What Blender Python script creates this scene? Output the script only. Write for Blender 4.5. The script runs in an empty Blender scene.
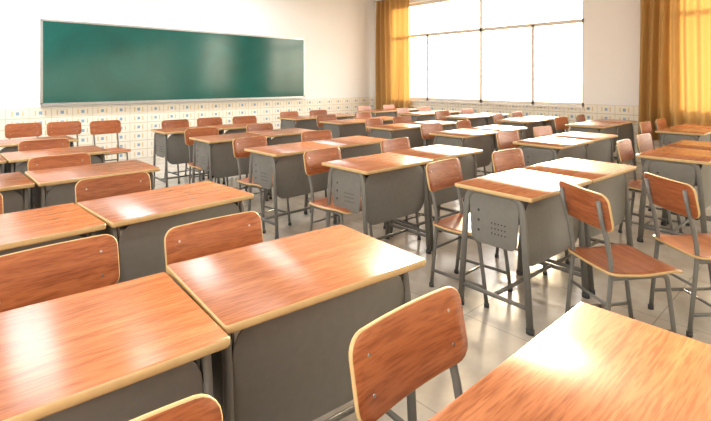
import bpy, bmesh, math, random
from mathutils import Vector, Matrix
random.seed(7)
scene=bpy.context.scene
try:
    scene.view_settings.view_transform='Standard'
    scene.view_settings.exposure=0.27
except Exception: pass

# ---------------- materials ----------------
def newmat(name):
    m=bpy.data.materials.new(name); m.use_nodes=True
    nt=m.node_tree; b=nt.nodes['Principled BSDF']
    return m,nt,b
def N(nt,t,**k):
    n=nt.nodes.new(t)
    for a,v in k.items(): setattr(n,a,v)
    return n
def simple(name,col,rough=.5,metal=0,noise=.06,scale=30,spec=.5):
    m,nt,b=newmat(name)
    tc=N(nt,'ShaderNodeTexCoord'); no=N(nt,'ShaderNodeTexNoise'); no.inputs['Scale'].default_value=scale
    nt.links.new(tc.outputs['Object'],no.inputs['Vector'])
    r=N(nt,'ShaderNodeValToRGB')
    r.color_ramp.elements[0].position=.3; r.color_ramp.elements[1].position=.7
    r.color_ramp.elements[0].color=(*[c*(1-noise) for c in col],1)
    r.color_ramp.elements[1].color=(*[min(1,c*(1+noise)) for c in col],1)
    nt.links.new(no.outputs['Fac'],r.inputs['Fac']); nt.links.new(r.outputs['Color'],b.inputs['Base Color'])
    b.inputs['Roughness'].default_value=rough; b.inputs['Metallic'].default_value=metal
    b.inputs['Specular IOR Level'].default_value=spec
    return m
def wood(name,c1,c2,c3,rough,sc=(1.6,26,26),spec=.5):
    m,nt,b=newmat(name)
    tc=N(nt,'ShaderNodeTexCoord'); oi=N(nt,'ShaderNodeObjectInfo')
    add=N(nt,'ShaderNodeVectorMath',operation='ADD')
    mul=N(nt,'ShaderNodeVectorMath',operation='SCALE'); 
    cmb=N(nt,'ShaderNodeCombineXYZ')
    for i in range(3): nt.links.new(oi.outputs['Random'],cmb.inputs[i])
    nt.links.new(cmb.outputs[0],mul.inputs[0]); mul.inputs['Scale'].default_value=37
    nt.links.new(tc.outputs['Object'],add.inputs[0]); nt.links.new(mul.outputs[0],add.inputs[1])
    mp=N(nt,'ShaderNodeMapping'); mp.inputs['Scale'].default_value=sc
    nt.links.new(add.outputs[0],mp.inputs['Vector'])
    n1=N(nt,'ShaderNodeTexNoise'); n1.inputs['Scale'].default_value=1.0; n1.inputs['Detail'].default_value=5; n1.inputs['Roughness'].default_value=.62; n1.inputs['Distortion'].default_value=.5
    nt.links.new(mp.outputs[0],n1.inputs['Vector'])
    r=N(nt,'ShaderNodeValToRGB'); e=r.color_ramp.elements
    e[0].position=.3; e[0].color=(*c1,1); e[1].position=.72; e[1].color=(*c3,1)
    x=e.new(.5); x.color=(*c2,1)
    nt.links.new(n1.outputs['Fac'],r.inputs['Fac'])
    mp2=N(nt,'ShaderNodeMapping'); mp2.inputs['Scale'].default_value=(sc[0]*8,sc[1]*6,sc[2]*6)
    nt.links.new(add.outputs[0],mp2.inputs['Vector'])
    n2=N(nt,'ShaderNodeTexNoise'); n2.inputs['Scale'].default_value=1; n2.inputs['Detail'].default_value=2
    nt.links.new(mp2.outputs[0],n2.inputs['Vector'])
    r2=N(nt,'ShaderNodeValToRGB'); r2.color_ramp.elements[0].position=.35; r2.color_ramp.elements[0].color=(.66,.6,.56,1); r2.color_ramp.elements[1].position=.55; r2.color_ramp.elements[1].color=(1,1,1,1)
    nt.links.new(n2.outputs['Fac'],r2.inputs['Fac'])
    mx=N(nt,'ShaderNodeMix',data_type='RGBA',blend_type='MULTIPLY'); mx.inputs[0].default_value=.85
    nt.links.new(r.outputs['Color'],mx.inputs[6]); nt.links.new(r2.outputs['Color'],mx.inputs[7])
    hs=N(nt,'ShaderNodeHueSaturation')
    mr=N(nt,'ShaderNodeMapRange'); mr.inputs['To Min'].default_value=.88; mr.inputs['To Max'].default_value=1.12
    nt.links.new(oi.outputs['Random'],mr.inputs['Value']); nt.links.new(mr.outputs[0],hs.inputs['Value'])
    nt.links.new(mx.outputs[2],hs.inputs['Color']); nt.links.new(hs.outputs['Color'],b.inputs['Base Color'])
    b.inputs['Roughness'].default_value=rough; b.inputs['Specular IOR Level'].default_value=spec
    return m
M_TOP=wood('laminate_cherry',(.30,.100,.038),(.40,.145,.058),(.47,.192,.082),.26,spec=.36)
M_PLY=wood('ply_cherry',(.26,.070,.024),(.37,.115,.042),(.45,.156,.06),.3)
M_EDGE=simple('edge_cream',(.54,.37,.17),.5)
M_MET=simple('grey_paint',(.155,.152,.138),.42,noise=.05)
M_MET2=simple('grey_paint_chair',(.15,.147,.135),.4)
M_DARK=simple('hole_dark',(.02,.02,.02),.8)
M_RIV=simple('rivet',(.5,.5,.5),.3,1)
M_RUB=simple('rubber',(.05,.05,.05),.7)

# ---------------- mesh helpers ----------------
def rows(H,r,n=5,mid=1):
    vs=[]
    for i in range(n+1):
        a=math.pi/2*i/n; vs.append(-H+r-r*math.cos(a))
    for i in range(1,mid): vs.append(-(H-r)+2*(H-r)*i/mid)
    for i in range(n+1):
        a=math.pi/2*i/n; vs.append(H-r+r*math.sin(a))
    return vs
def ply(bm,W,H,r,th,f,m_face,m_edge,nu=2,mid=1,ins=.003,n=5):
    """rounded plate; W,H half sizes; f(u,v,t)->Vector"""
    layers=[]
    for t,i in ((th/2,ins),(th*.3,0),(-th*.3,0),(-th/2,ins)):
        w_,h_,r_=W-i,H-i,max(r-i,.0005)
        g=[]
        for v in rows(h_,r_,n,mid):
            dv=abs(v)-(h_-r_)
            w=w_ if dv<=0 else w_-r_+math.sqrt(max(0,r_*r_-dv*dv))
            g.append([(w*(2*k/nu-1),v,t) for k in range(nu+1)])
        layers.append(g)
    R=len(layers[0])
    def full(g): return [[bm.verts.new(f(*p)) for p in row] for row in g]
    def loop_idx():
        L=[(0,k) for k in range(nu+1)]+[(j,nu) for j in range(1,R)]+[(R-1,k) for k in range(nu-1,-1,-1)]+[(j,0) for j in range(R-2,0,-1)]
        return L
    A=full(layers[0]); D=full(layers[3]); L=loop_idx()
    ra=[A[j][k] for j,k in L]; rd=[D[j][k] for j,k in L]
    rb=[bm.verts.new(f(*layers[1][j][k])) for j,k in L]
    rc=[bm.verts.new(f(*layers[2][j][k])) for j,k in L]
    for j in range(R-1):
        for k in range(nu):
            F=bm.faces.new((A[j][k],A[j][k+1],A[j+1][k+1],A[j+1][k])); F.material_index=m_face; F.smooth=True
            F=bm.faces.new((D[j][k],D[j+1][k],D[j+1][k+1],D[j][k+1])); F.material_index=m_face; F.smooth=True
    n_=len(L)
    for P,Q in ((ra,rb),(rb,rc),(rc,rd)):
        for i in range(n_):
            j=(i+1)%n_
            F=bm.faces.new((P[j],P[i],Q[i],Q[j])); F.material_index=m_edge; F.smooth=True
def tube(bm,pts,rx,ry=None,mat=0,seg=10,caps=True):
    """sweep elliptical section along polyline"""
    ry=ry or rx
    pts=[Vector(p) for p in pts]; rings=[]; prev=None
    for i,p in enumerate(pts):
        if i==0: d=(pts[1]-p)
        elif i==len(pts)-1: d=(p-pts[i-1])
        else: d=(pts[i+1]-p).normalized()+(p-pts[i-1]).normalized()
        d.normalize()
        ref=Vector((1,0,0)) if abs(d.x)<.9 else Vector((0,0,1))
        a=(ref-d*ref.dot(d)).normalized(); b=d.cross(a)
        rings.append([bm.verts.new(p+a*rx*math.cos(2*math.pi*k/seg)+b*ry*math.sin(2*math.pi*k/seg)) for k in range(seg)])
    for A,B in zip(rings,rings[1:]):
        for k in range(seg):
            F=bm.faces.new((A[k],A[(k+1)%seg],B[(k+1)%seg],B[k])); F.material_index=mat; F.smooth=True
    if caps:
        F=bm.faces.new(rings[0][::-1]);F.material_index=mat
        F=bm.faces.new(rings[-1]);F.material_index=mat
def arc(c,r,a0,a1,n,x):
    return [(x,c[0]+r*math.cos(math.radians(a0+(a1-a0)*i/n)),c[1]+r*math.sin(math.radians(a0+(a1-a0)*i/n))) for i in range(n+1)]
def box(bm,x0,x1,y0,y1,z0,z1,mat=0):
    v=[bm.verts.new((x,y,z)) for z in (z0,z1) for y in (y0,y1) for x in (x0,x1)]
    for q in ((0,2,3,1),(4,5,7,6),(0,1,5,4),(2,6,7,3),(0,4,6,2),(1,3,7,5)):
        F=bm.faces.new([v[i] for i in q]); F.material_index=mat
def disc(bm,c,r,n,mat,h=.002,seg=10):
    c=Vector(c); n=Vector(n).normalized()
    tube(bm,[c-n*h,c+n*h],r,r,mat,seg)
def finish(bm,name,mats):
    bmesh.ops.recalc_face_normals(bm,faces=bm.faces)
    me=bpy.data.meshes.new(name); bm.to_mesh(me); bm.free()
    for m in mats: me.materials.append(m)
    return me
def obj(name,me,loc=(0,0,0),rz=0):
    o=bpy.data.objects.new(name,me); scene.collection.objects.link(o)
    o.location=loc; o.rotation_euler=(0,0,rz); return o

DW,DD,DH=.755,.525,.76
def desk_mesh():
    bm=bmesh.new()
    # origin = centre of footprint
    ply(bm,DW/2,DD/2,.013,.024,lambda u,v,t:Vector((u,v,DH-.012+t)),0,1,nu=2,ins=.003)
    X=DW/2-.035
    for s in (-1,1):
        x=s*X
        yb,yt,zt,r=.235,.185,.735,.07
        pts=[(x,-yb,.012),(x,-yt-.008,zt-r-.05)]+arc((-yt+r,zt-r),r,180,90,6,x)+arc((yt-r,zt-r),r,90,0,6,x)+[(x,yt+.008,zt-r-.05),(x,yb,.012)]
        tube(bm,pts,.0125,.021,2,12)
        for y in (-yb,yb): tube(bm,[(x,y,0),(x,y*.998,.03)],.016,.025,4,12)
        # low foot rail
        tube(bm,[(x,-.225,.135),(x,.225,.135)],.009,.014,2,8)
        # side plate tapering downwards, solid, with dark discs painting the shade of holes
        ply(bm,.172,.15,.05,.006,lambda u,v,t,x=x:Vector((x+t,u*(1-.12*(.15-v)/.3),.575+v)),2,2,nu=2)
        for i in range(6):
            for j in range(3):
                if i<5: disc(bm,(x,-.10+.022*i+.02,.50+.03*j),.0045,(1,0,0),3,.0042,8)
        for j in range(3): disc(bm,(x,.10,.50+.06*j),.008,(1,0,0),3,.0042,8)
    # modesty panel (front) and book box
    ply(bm,X-.012,.195,.10,.008,lambda u,v,t:Vector((u,-.195-t,.535+v)),2,2,nu=2)
    box(bm,-X+.012,X-.012,-.185,.20,.585,.592,2)
    ply(bm,X-.03,.012,.01,.006,lambda u,v,t:Vector((u,.2+t,.603+v)),2,2,nu=2,ins=.001)
    for s in (-1,1): box(bm,s*(X-.02)-.004,s*(X-.02)+.004,-.185,.20,.585,.737,2)
    # stretcher bars
    tube(bm,[(-X,.0,.135),(X,.0,.135)],.012,.012,2,10)
    tube(bm,[(-X,.17,.715),(X,.17,.715)],.01,.01,2,8)
    return finish(bm,'school_desk',[M_TOP,M_EDGE,M_MET,M_DARK,M_RUB])
def chair_mesh():
    bm=bmesh.new()
    def fs(u,v,t):
        z=.435+t
        if v<-.12: z-=2.0*(v+.12)**2
        z+= .16*u*u - .012*math.exp(-((v-.03)/.12)**2)
        return Vector((u,v-.025,z))
    ply(bm,.20,.21,.05,.014,fs,0,1,nu=10,mid=10,n=5)
    tilt=.2
    def fb(u,v,t):
        y=.215+ v*math.sin(tilt) - .36*u*u + t
        return Vector((u,y,.742+v*math.cos(tilt)-t*tilt))
    ply(bm,.207,.097,.045,.013,fb,0,1,nu=12,mid=4,n=5)
    for s in (-1,1):
        x=s*.155
        # back upright continuing to rear foot
        tube(bm,[(x,.232,.80),(x,.214,.70),(x,.185,.60),(x,.165,.50),(x,.16,.44),(x,.165,.38),(x,.185,.2),(x,.205,.01)],.0105,.013,2,10)
        tube(bm,[(x,.16,.408),(x,-.12,.408)]+arc((-.12,.368),.04,90,170,5,x)[1:]+[(x,-.185,.2),(x,-.21,.01)],.0105,.013,2,10)
        tube(bm,[(x,.19,.115),(x,-.198,.115)],.008,.011,2,8)
        for y in (.205,-.21): tube(bm,[(x,y,0),(x,y,.025)],.015,.017,4,10)
        for v in (-.045,.04):
            c=fb(x*.97,v,-.0068); c2=fb(x*.97+.004,v,-.0068); c3=fb(x*.97,v+.004,-.0068)
            nrm=(c2-c).cross(c3-c)
            disc(bm,c,.0045,nrm,3,.0012,10)
    tube(bm,[(-.155,.175,.27),(.155,.175,.27)],.008,.008,2,8)
    tube(bm,[(-.155,-.14,.402),(.155,-.14,.402)],.008,.008,2,8)
    tube(bm,[(-.155,.0,.115),(.155,.0,.115)],.008,.008,2,8)
    return finish(bm,'school_chair',[M_PLY,M_EDGE,M_MET2,M_RIV,M_RUB])
DM=desk_mesh(); CM=chair_mesh()
def desk(x,y,rot=0):
    """x,y = corner with min x/min y"""
    a=math.radians(rot); c,s=math.cos(a),math.sin(a)
    cx=x+c*DW/2-s*DD/2; cy=y+s*DW/2+c*DD/2
    return obj('school_desk',DM,(cx,cy,0),a)
def pair(x,y,rot=0,dy=0):
    a=math.radians(rot)
    desk(x,y,rot); desk(x+(DW+.01)*math.cos(a),y+(DW+.01)*math.sin(a)+dy,rot)
def chair(x,yback,rot=0):
    """x, y of the backrest"""
    a=math.radians(rot)
    return obj('school_chair',CM,(x+.2*math.sin(a),yback-.2*math.cos(a),0),a)

# column by the corridor side
desk(-.13,.03,0); desk(.652,.03,-.5)
desk(-.178,1.118,-4); desk(.587,1.122,-5.2)
desk(-.13,2.27,2); desk(.645,2.29,3)
desk(-.21,3.5,1); desk(.56,3.5,0)
pair(-.22,4.68,0); pair(-.22,5.82,1)
chair(.20,.79,-2); chair(.895,.742,0)
chair(.34,1.86,2); chair(.89,1.770,-1)
chair(.12,3.0,0); chair(.86,3.0,2)
chair(.8,4.12,2); chair(.1,4.15,0)
chair(.9,5.32,-3); chair(.2,5.3,0)
chair(1.05,7.6,3); chair(1.5,7.5,-3); chair(1.97,7.3,4)
# second column
pair(2.44,1.205,-3)
pair(2.32,2.36,-1,.03); pair(2.28,3.45,1); pair(2.27,4.68,0,.04); pair(2.25,5.85,-1)
chair(2.60,.99,56); chair(3.2,.74,50)
chair(2.72,1.98,2); chair(3.52,1.93,-6)
chair(2.45,3.0,4); chair(3.4,3.05,0)
chair(2.45,4.15,6); chair(3.3,4.15,-4)
chair(2.5,5.35,-5); chair(3.3,5.35,3)
chair(2.75,6.75,4); chair(3.3,6.8,0); chair(3.85,6.7,-4)
# third column
for i,(y,r) in enumerate(((.79,-1),(1.95,-2),(3.08,1),(4.2,0),(5.32,-1),(6.42,1))):
    x=4.62+(-.06,-.06,0,.0,.05,.02)[i]
    pair(x,y,r,(.0,.03,-.02,.0,.03,0)[i])
    chair(x+.38+random.uniform(-.08,.05),y+.72+random.uniform(-.03,.04),random.uniform(-7,7))
    chair(x+1.12+random.uniform(-.08,.08),y+.72+random.uniform(-.03,.04),random.uniform(-7,7))
# window column
for i,(y,r) in enumerate(((1.25,0),(2.4,-1),(3.5,1),(4.6,0),(5.7,-1),(6.8,1))):
    pair(6.95,y,r,(.0,.03,-.02,.0,.03,0)[i])
    chair(7.3+random.uniform(-.08,.08),y+.72+random.uniform(-.03,.04),random.uniform(-7,7))
    chair(8.08+random.uniform(-.08,.08),y+.72+random.uniform(-.03,.04),random.uniform(-7,7))

# ---------------- room ----------------
XW,YW,XL,YR,CE=9.07,8.9,-1.3,-2.4,3.75
m,nt,b=newmat('plaster_wall')
tc=N(nt,'ShaderNodeTexCoord'); sp=N(nt,'ShaderNodeSeparateXYZ'); nt.links.new(tc.outputs['Object'],sp.inputs[0])
def math_(op,a,bb=None,cc=None):
    n=N(nt,'ShaderNodeMath',operation=op)
    for i,v in enumerate((a,bb,cc)):
        if v is None: continue
        if isinstance(v,(int,float)): n.inputs[i].default_value=v
        else: nt.links.new(v,n.inputs[i])
    return n.outputs[0]
hor=math_('ADD',sp.outputs[0],sp.outputs[1])
fx=math_('FRACT',math_('MULTIPLY',hor,1/.30)); fz=math_('FRACT',math_('MULTIPLY',sp.outputs[2],1/.1617))
def band(v,lo,hi): return math_('MULTIPLY',math_('GREATER_THAN',v,lo),math_('LESS_THAN',v,hi))
grout=math_('SUBTRACT',1,math_('MULTIPLY',band(fx,.015,.985),band(fz,.04,.96)))
motif=math_('MULTIPLY',band(fx,.42,.58),band(fz,.34,.66))
motif2=math_('MULTIPLY',math_('ADD',band(fx,.24,.30),band(fx,.70,.76)),band(fz,.25,.75))
def mix(f,a,c):
    n=N(nt,'ShaderNodeMix',data_type='RGBA')
    nt.links.new(f,n.inputs[0])
    for i,v in ((6,a),(7,c)):
        if isinstance(v,tuple): n.inputs[i].default_value=(*v,1)
        else: nt.links.new(v,n.inputs[i])
    return n.outputs[2]
tile=mix(motif2,mix(motif,mix(grout,(.80,.77,.68),(.60,.52,.38)),(.25,.38,.52)),(.66,.50,.24))
isd=math_('LESS_THAN',sp.outputs[2],.97)
nn=N(nt,'ShaderNodeTexNoise'); nn.inputs['Scale'].default_value=2
nt.links.new(tc.outputs['Object'],nn.inputs['Vector'])
rr=N(nt,'ShaderNodeValToRGB'); rr.color_ramp.elements[0].color=(.81,.82,.82,1); rr.color_ramp.elements[1].color=(.84,.85,.85,1)
nt.links.new(nn.outputs['Fac'],rr.inputs['Fac'])
nt.links.new(mix(isd,rr.outputs['Color'],tile),b.inputs['Base Color'])
nt.links.new(math_('SUBTRACT',.8,math_('MULTIPLY',isd,.5)),b.inputs['Roughness'])
M_WALL=m
M_CEIL=simple('ceiling_paint',(.85,.85,.84),.9)
M_WHITE=simple('white_frame',(.70,.66,.60),.4)
M_ALU=simple('aluminium',(.42,.44,.44),.35,.8)
# floor
m,nt,b=newmat('polished_tiles')
tc=N(nt,'ShaderNodeTexCoord'); br=N(nt,'ShaderNodeTexBrick'); br.offset=0; br.squash=1
br.inputs['Scale'].default_value=1; br.inputs['Brick Width'].default_value=.8; br.inputs['Row Height'].default_value=.8; br.inputs['Mortar Size'].default_value=.003
br.inputs['Color1'].default_value=(.50,.46,.39,1); br.inputs['Color2'].default_value=(.54,.50,.43,1); br.inputs['Mortar'].default_value=(.33,.30,.25,1)
nt.links.new(tc.outputs['Object'],br.inputs['Vector'])
n1=N(nt,'ShaderNodeTexNoise'); n1.inputs['Scale'].default_value=5; n1.inputs['Detail'].default_value=6; nt.links.new(tc.outputs['Object'],n1.inputs['Vector'])
r=N(nt,'ShaderNodeValToRGB'); r.color_ramp.elements[0].color=(.82,.80,.78,1); r.color_ramp.elements[1].color=(1.0,1,1,1); r.color_ramp.elements[0].position=.35; r.color_ramp.elements[1].position=.6
nt.links.new(n1.outputs['Fac'],r.inputs['Fac'])
mx=N(nt,'ShaderNodeMix',data_type='RGBA',blend_type='MULTIPLY'); mx.inputs[0].default_value=1
nt.links.new(br.outputs['Color'],mx.inputs[6]); nt.links.new(r.outputs['Color'],mx.inputs[7]); nt.links.new(mx.outputs[2],b.inputs['Base Color'])
b.inputs['Roughness'].default_value=.2
M_FLOOR=m
def boxobj(name,boxes,mat):
    bm=bmesh.new()
    for q in boxes: box(bm,*q)
    return obj(name,finish(bm,name,[mat]))
T=.24
boxobj('floor',[(XL-T,XW+T,YR-T,YW+T,-.1,0)],M_FLOOR)
boxobj('ceiling',[(XL-T,XW+T,YR-T,YW+T,CE,CE+.1)],M_CEIL)
boxobj('wall_chalkboard',[(XL-T,XW+T,YW,YW+T,0,CE)],M_WALL)
boxobj('wall_rear',[(XL-T,XW+T,YR-T,YR,0,CE)],M_WALL)
SZ,TZ,WT=.92,2.54,3.36
def wall_x(name,x0,x1,holes,sz,tz):
    ys=[YR]+[v for h in holes for v in h]+[YW]
    bx=[(x0,x1,YR,YW,0,sz),(x0,x1,YR,YW,tz,CE)]
    for a,c in zip(ys[0::2],ys[1::2]): bx.append((x0,x1,a,c,sz,tz))
    boxobj(name,bx,M_WALL)
wins=[(-1.9,2.15),(3.46,8.35)]
wall_x('wall_window',XW,XW+T,wins,SZ,WT)
fill_wins=[(-1.2,1.2),(2.8,5.2)]  # openings added in the unseen corridor wall to let in fill light
wall_x('wall_corridor',XL-T,XL,fill_wins,1.1,2.9)
def window(name,x,y0,y1,z0,z1,tz,cols,upper):
    bm=bmesh.new(); f=.035; d=.03
    def bar(a,c,e,g): box(bm,x-d,x+d,a,c,e,g)
    bar(y0,y1,z0,z0+2*f); bar(y0,y1,z1-2*f,z1); bar(y0,y0+2*f,z0,z1); bar(y1-2*f,y1,z0,z1)
    bar(y0,y1,tz-f,tz+f)
    for k in cols: bar(k-f*.8,k+f*.8,z0,tz)
    for k in upper: bar(k-f*.8,k+f*.8,tz,z1)
    return obj(name,finish(bm,name,[M_WHITE]))
window('window_1',XW+.12,3.46,8.35,SZ,WT,TZ,(4.5,5.7,7.2),(5.7,))
window('window_2',XW+.12,-1.9,2.15,SZ,WT,TZ,(-.9,.1,1.1),(.1,))
for i,(a,c) in enumerate(fill_wins): window('window_%d'%(i+3),XL-.12,a,c,1.1,2.9,2.3,((a+c)/2,),((a+c)/2,))
boxobj('trim_1',[(XW-.04,XW+.06,3.40,8.41,SZ-.035,SZ)],M_WHITE)
boxobj('trim_2',[(XW-.04,XW+.06,-1.96,2.21,SZ-.035,SZ)],M_WHITE)

# chalkboard
m,nt,b=newmat('chalkboard_green')
tc=N(nt,'ShaderNodeTexCoord'); n1=N(nt,'ShaderNodeTexNoise'); n1.inputs['Scale'].default_value=1.5; n1.inputs['Detail'].default_value=8; n1.inputs['Distortion'].default_value=1
nt.links.new(tc.outputs['Object'],n1.inputs['Vector'])
r=N(nt,'ShaderNodeValToRGB'); r.color_ramp.elements[0].position=.3; r.color_ramp.elements[1].position=.75
r.color_ramp.elements[0].color=(.002,.070,.058,1); r.color_ramp.elements[1].color=(.004,.10,.084,1)
nt.links.new(n1.outputs['Fac'],r.inputs['Fac']); nt.links.new(r.outputs['Color'],b.inputs['Base Color'])
b.inputs['Roughness'].default_value=.14
M_BOARD=m
bm=bmesh.new()
bx0,bx1,bz0,bz1=1.46,6.65,1.03,2.375
box(bm,bx0,bx1,YW-.035,YW-.006,bz0,bz1,0)
fr=.016
for q in ((bx0-fr,bx1+fr,bz0-fr,bz0+fr),(bx0-fr,bx1+fr,bz1-fr,bz1+fr),(bx0-fr,bx0+fr,bz0,bz1),(bx1-fr,bx1+fr,bz0,bz1)):
    box(bm,q[0],q[1],YW-.045,YW-.001,q[2],q[3],1)
box(bm,bx0,bx1,YW-.10,YW-.04,bz0-.03,bz0-.016,1)
obj('chalkboard',finish(bm,'chalkboard',[M_BOARD,M_ALU]))

# curtains
m,nt,b=newmat('curtain_gold')
out=nt.nodes['Material Output']
tr=N(nt,'ShaderNodeBsdfTranslucent'); tr.inputs['Color'].default_value=(.60,.35,.11,1)
tc=N(nt,'ShaderNodeTexCoord'); wn=N(nt,'ShaderNodeTexNoise'); wn.inputs['Scale'].default_value=60
nt.links.new(tc.outputs['Object'],wn.inputs['Vector'])
r=N(nt,'ShaderNodeValToRGB'); r.color_ramp.elements[0].color=(.40,.235,.08,1); r.color_ramp.elements[1].color=(.48,.30,.11,1)
nt.links.new(wn.outputs['Fac'],r.inputs['Fac']); nt.links.new(r.outputs['Color'],b.inputs['Base Color']); b.inputs['Roughness'].default_value=.8
ms=N(nt,'ShaderNodeMixShader'); ms.inputs[0].default_value=.24
nt.links.new(b.outputs[0],ms.inputs[1]); nt.links.new(tr.outputs[0],ms.inputs[2]); nt.links.new(ms.outputs[0],out.inputs['Surface'])
M_CUR=m
def curtain(name,y0,y1,folds,z0,z1,seed):
    rnd=random.Random(seed); bm=bmesh.new(); nu=folds*12; nz=10
    amp=[rnd.uniform(.7,1.4) for _ in range(folds+2)]
    g=[]
    for j in range(nz+1):
        v=j/nz; z=z0+(z1-z0)*v; row=[]
        for i in range(nu+1):
            u=i/nu; k=u*folds; a=amp[int(k)]
            y=y0+(y1-y0)*u+.02*math.sin(3*v+k)
            x=XW-.18+.07*a*math.sin(2*math.pi*k+.5*math.sin(2.5*v+seed))*(1-.3*v)+.015*math.sin(7*k+2*v)
            row.append(bm.verts.new((x,y,z)))
        g.append(row)
    for j in range(nz):
        for i in range(nu):
            F=bm.faces.new((g[j][i],g[j][i+1],g[j+1][i+1],g[j+1][i])); F.smooth=True
    tube(bm,[(XW-.15,y0-.1,z1+.01),(XW-.15,y1+.1,z1+.01)],.015,.015,1,10)
    return obj(name,finish(bm,name,[M_CUR,M_ALU]))
curtain('curtain',7.55,8.66,7,.45,3.5,1)
curtain('curtain',1.0,2.5,9,.42,3.5,4)

# fluorescent fixtures and area lamps added on the unseen ceiling for fill light
m,nt,b=newmat('fluorescent_tube')
b.inputs['Base Color'].default_value=(.9,.9,.9,1); b.inputs['Emission Color'].default_value=(1,.96,.9,1); b.inputs['Emission Strength'].default_value=1
M_GLOW=m
for i,(x,y) in enumerate([(1,0.5),(1,4),(1,7.3),(4.5,.5),(4.5,4),(4.5,7.3),(7.5,4)]):
    bm=bmesh.new()
    box(bm,-.65,.65,-.09,.09,-.05,0,0)
    tube(bm,[(-.6,-.04,-.065),(.6,-.04,-.065)],.014,.014,1,10); tube(bm,[(-.6,.04,-.065),(.6,.04,-.065)],.014,.014,1,10)
    obj('fluorescent_light',finish(bm,'fluorescent_light',[M_WHITE,M_GLOW]),(x,y,CE))
    if x<3 or i==5:
        L=bpy.data.lights.new('ceiling_lamp','AREA'); L.shape='RECTANGLE'; L.size=1.2; L.size_y=.3; L.energy={0:32,1:30,2:100,5:65}[i]; L.color=(.95,.97,1)
        L.specular_factor=0.0
        o=bpy.data.objects.new('ceiling_lamp',L); scene.collection.objects.link(o); o.location=(x,y,CE-.1)

# world: bright hazy sky, warmer towards the horizon
w=bpy.data.worlds.new('World'); scene.world=w; w.use_nodes=True
nt=w.node_tree; bg=nt.nodes['Background']; bg.inputs['Strength'].default_value=8
tc=N(nt,'ShaderNodeTexCoord'); sp=N(nt,'ShaderNodeSeparateXYZ'); nt.links.new(tc.outputs['Generated'],sp.inputs[0])
r=N(nt,'ShaderNodeValToRGB'); e=r.color_ramp.elements
mr=N(nt,'ShaderNodeMapRange'); mr.inputs['From Min'].default_value=-.2; mr.inputs['From Max'].default_value=.8
nt.links.new(sp.outputs[2],mr.inputs['Value']); nt.links.new(mr.outputs[0],r.inputs['Fac'])
e[0].position=.0; e[0].color=(.30,.23,.15,1); e[1].position=1; e[1].color=(.95,.95,1,1)
x=e.new(.19); x.color=(.5,.40,.28,1)
x=e.new(.22); x.color=(1,.86,.66,1)
x=e.new(.5); x.color=(1,.94,.84,1)
nt.links.new(r.outputs['Color'],bg.inputs['Color'])
for (x,a,c,z0,z1,sgn) in [(XW+.2,*wins[0],SZ,WT,1),(XW+.2,*wins[1],SZ,WT,1)]+[(XL-.2,*q,1.1,2.9,-1) for q in fill_wins]:
    L=bpy.data.lights.new('window_portal','AREA'); L.shape='RECTANGLE'; L.size=z1-z0; L.size_y=c-a
    L.cycles.is_portal=True
    o=bpy.data.objects.new('window_portal',L); scene.collection.objects.link(o)
    o.location=(x,(a+c)/2,(z0+z1)/2); o.rotation_euler=(0,math.radians(90*sgn),0)
L=bpy.data.lights.new('sun','SUN'); L.energy=13; L.angle=math.radians(6); L.color=(1,.78,.5); L.specular_factor=.15
o=bpy.data.objects.new('sun',L); scene.collection.objects.link(o)
o.rotation_euler=Vector((-.94,-.49,-.23)).to_track_quat('-Z','Y').to_euler()

cam=bpy.data.cameras.new('camera'); cam.lens=36*469/711; cam.sensor_width=36; cam.shift_y=-129.5/711; cam.clip_start=.02
co=bpy.data.objects.new('camera',cam); scene.collection.objects.link(co)
co.location=(0,0,1.4); co.rotation_euler=(math.radians(90),0,math.radians(-43.14))
scene.camera=co
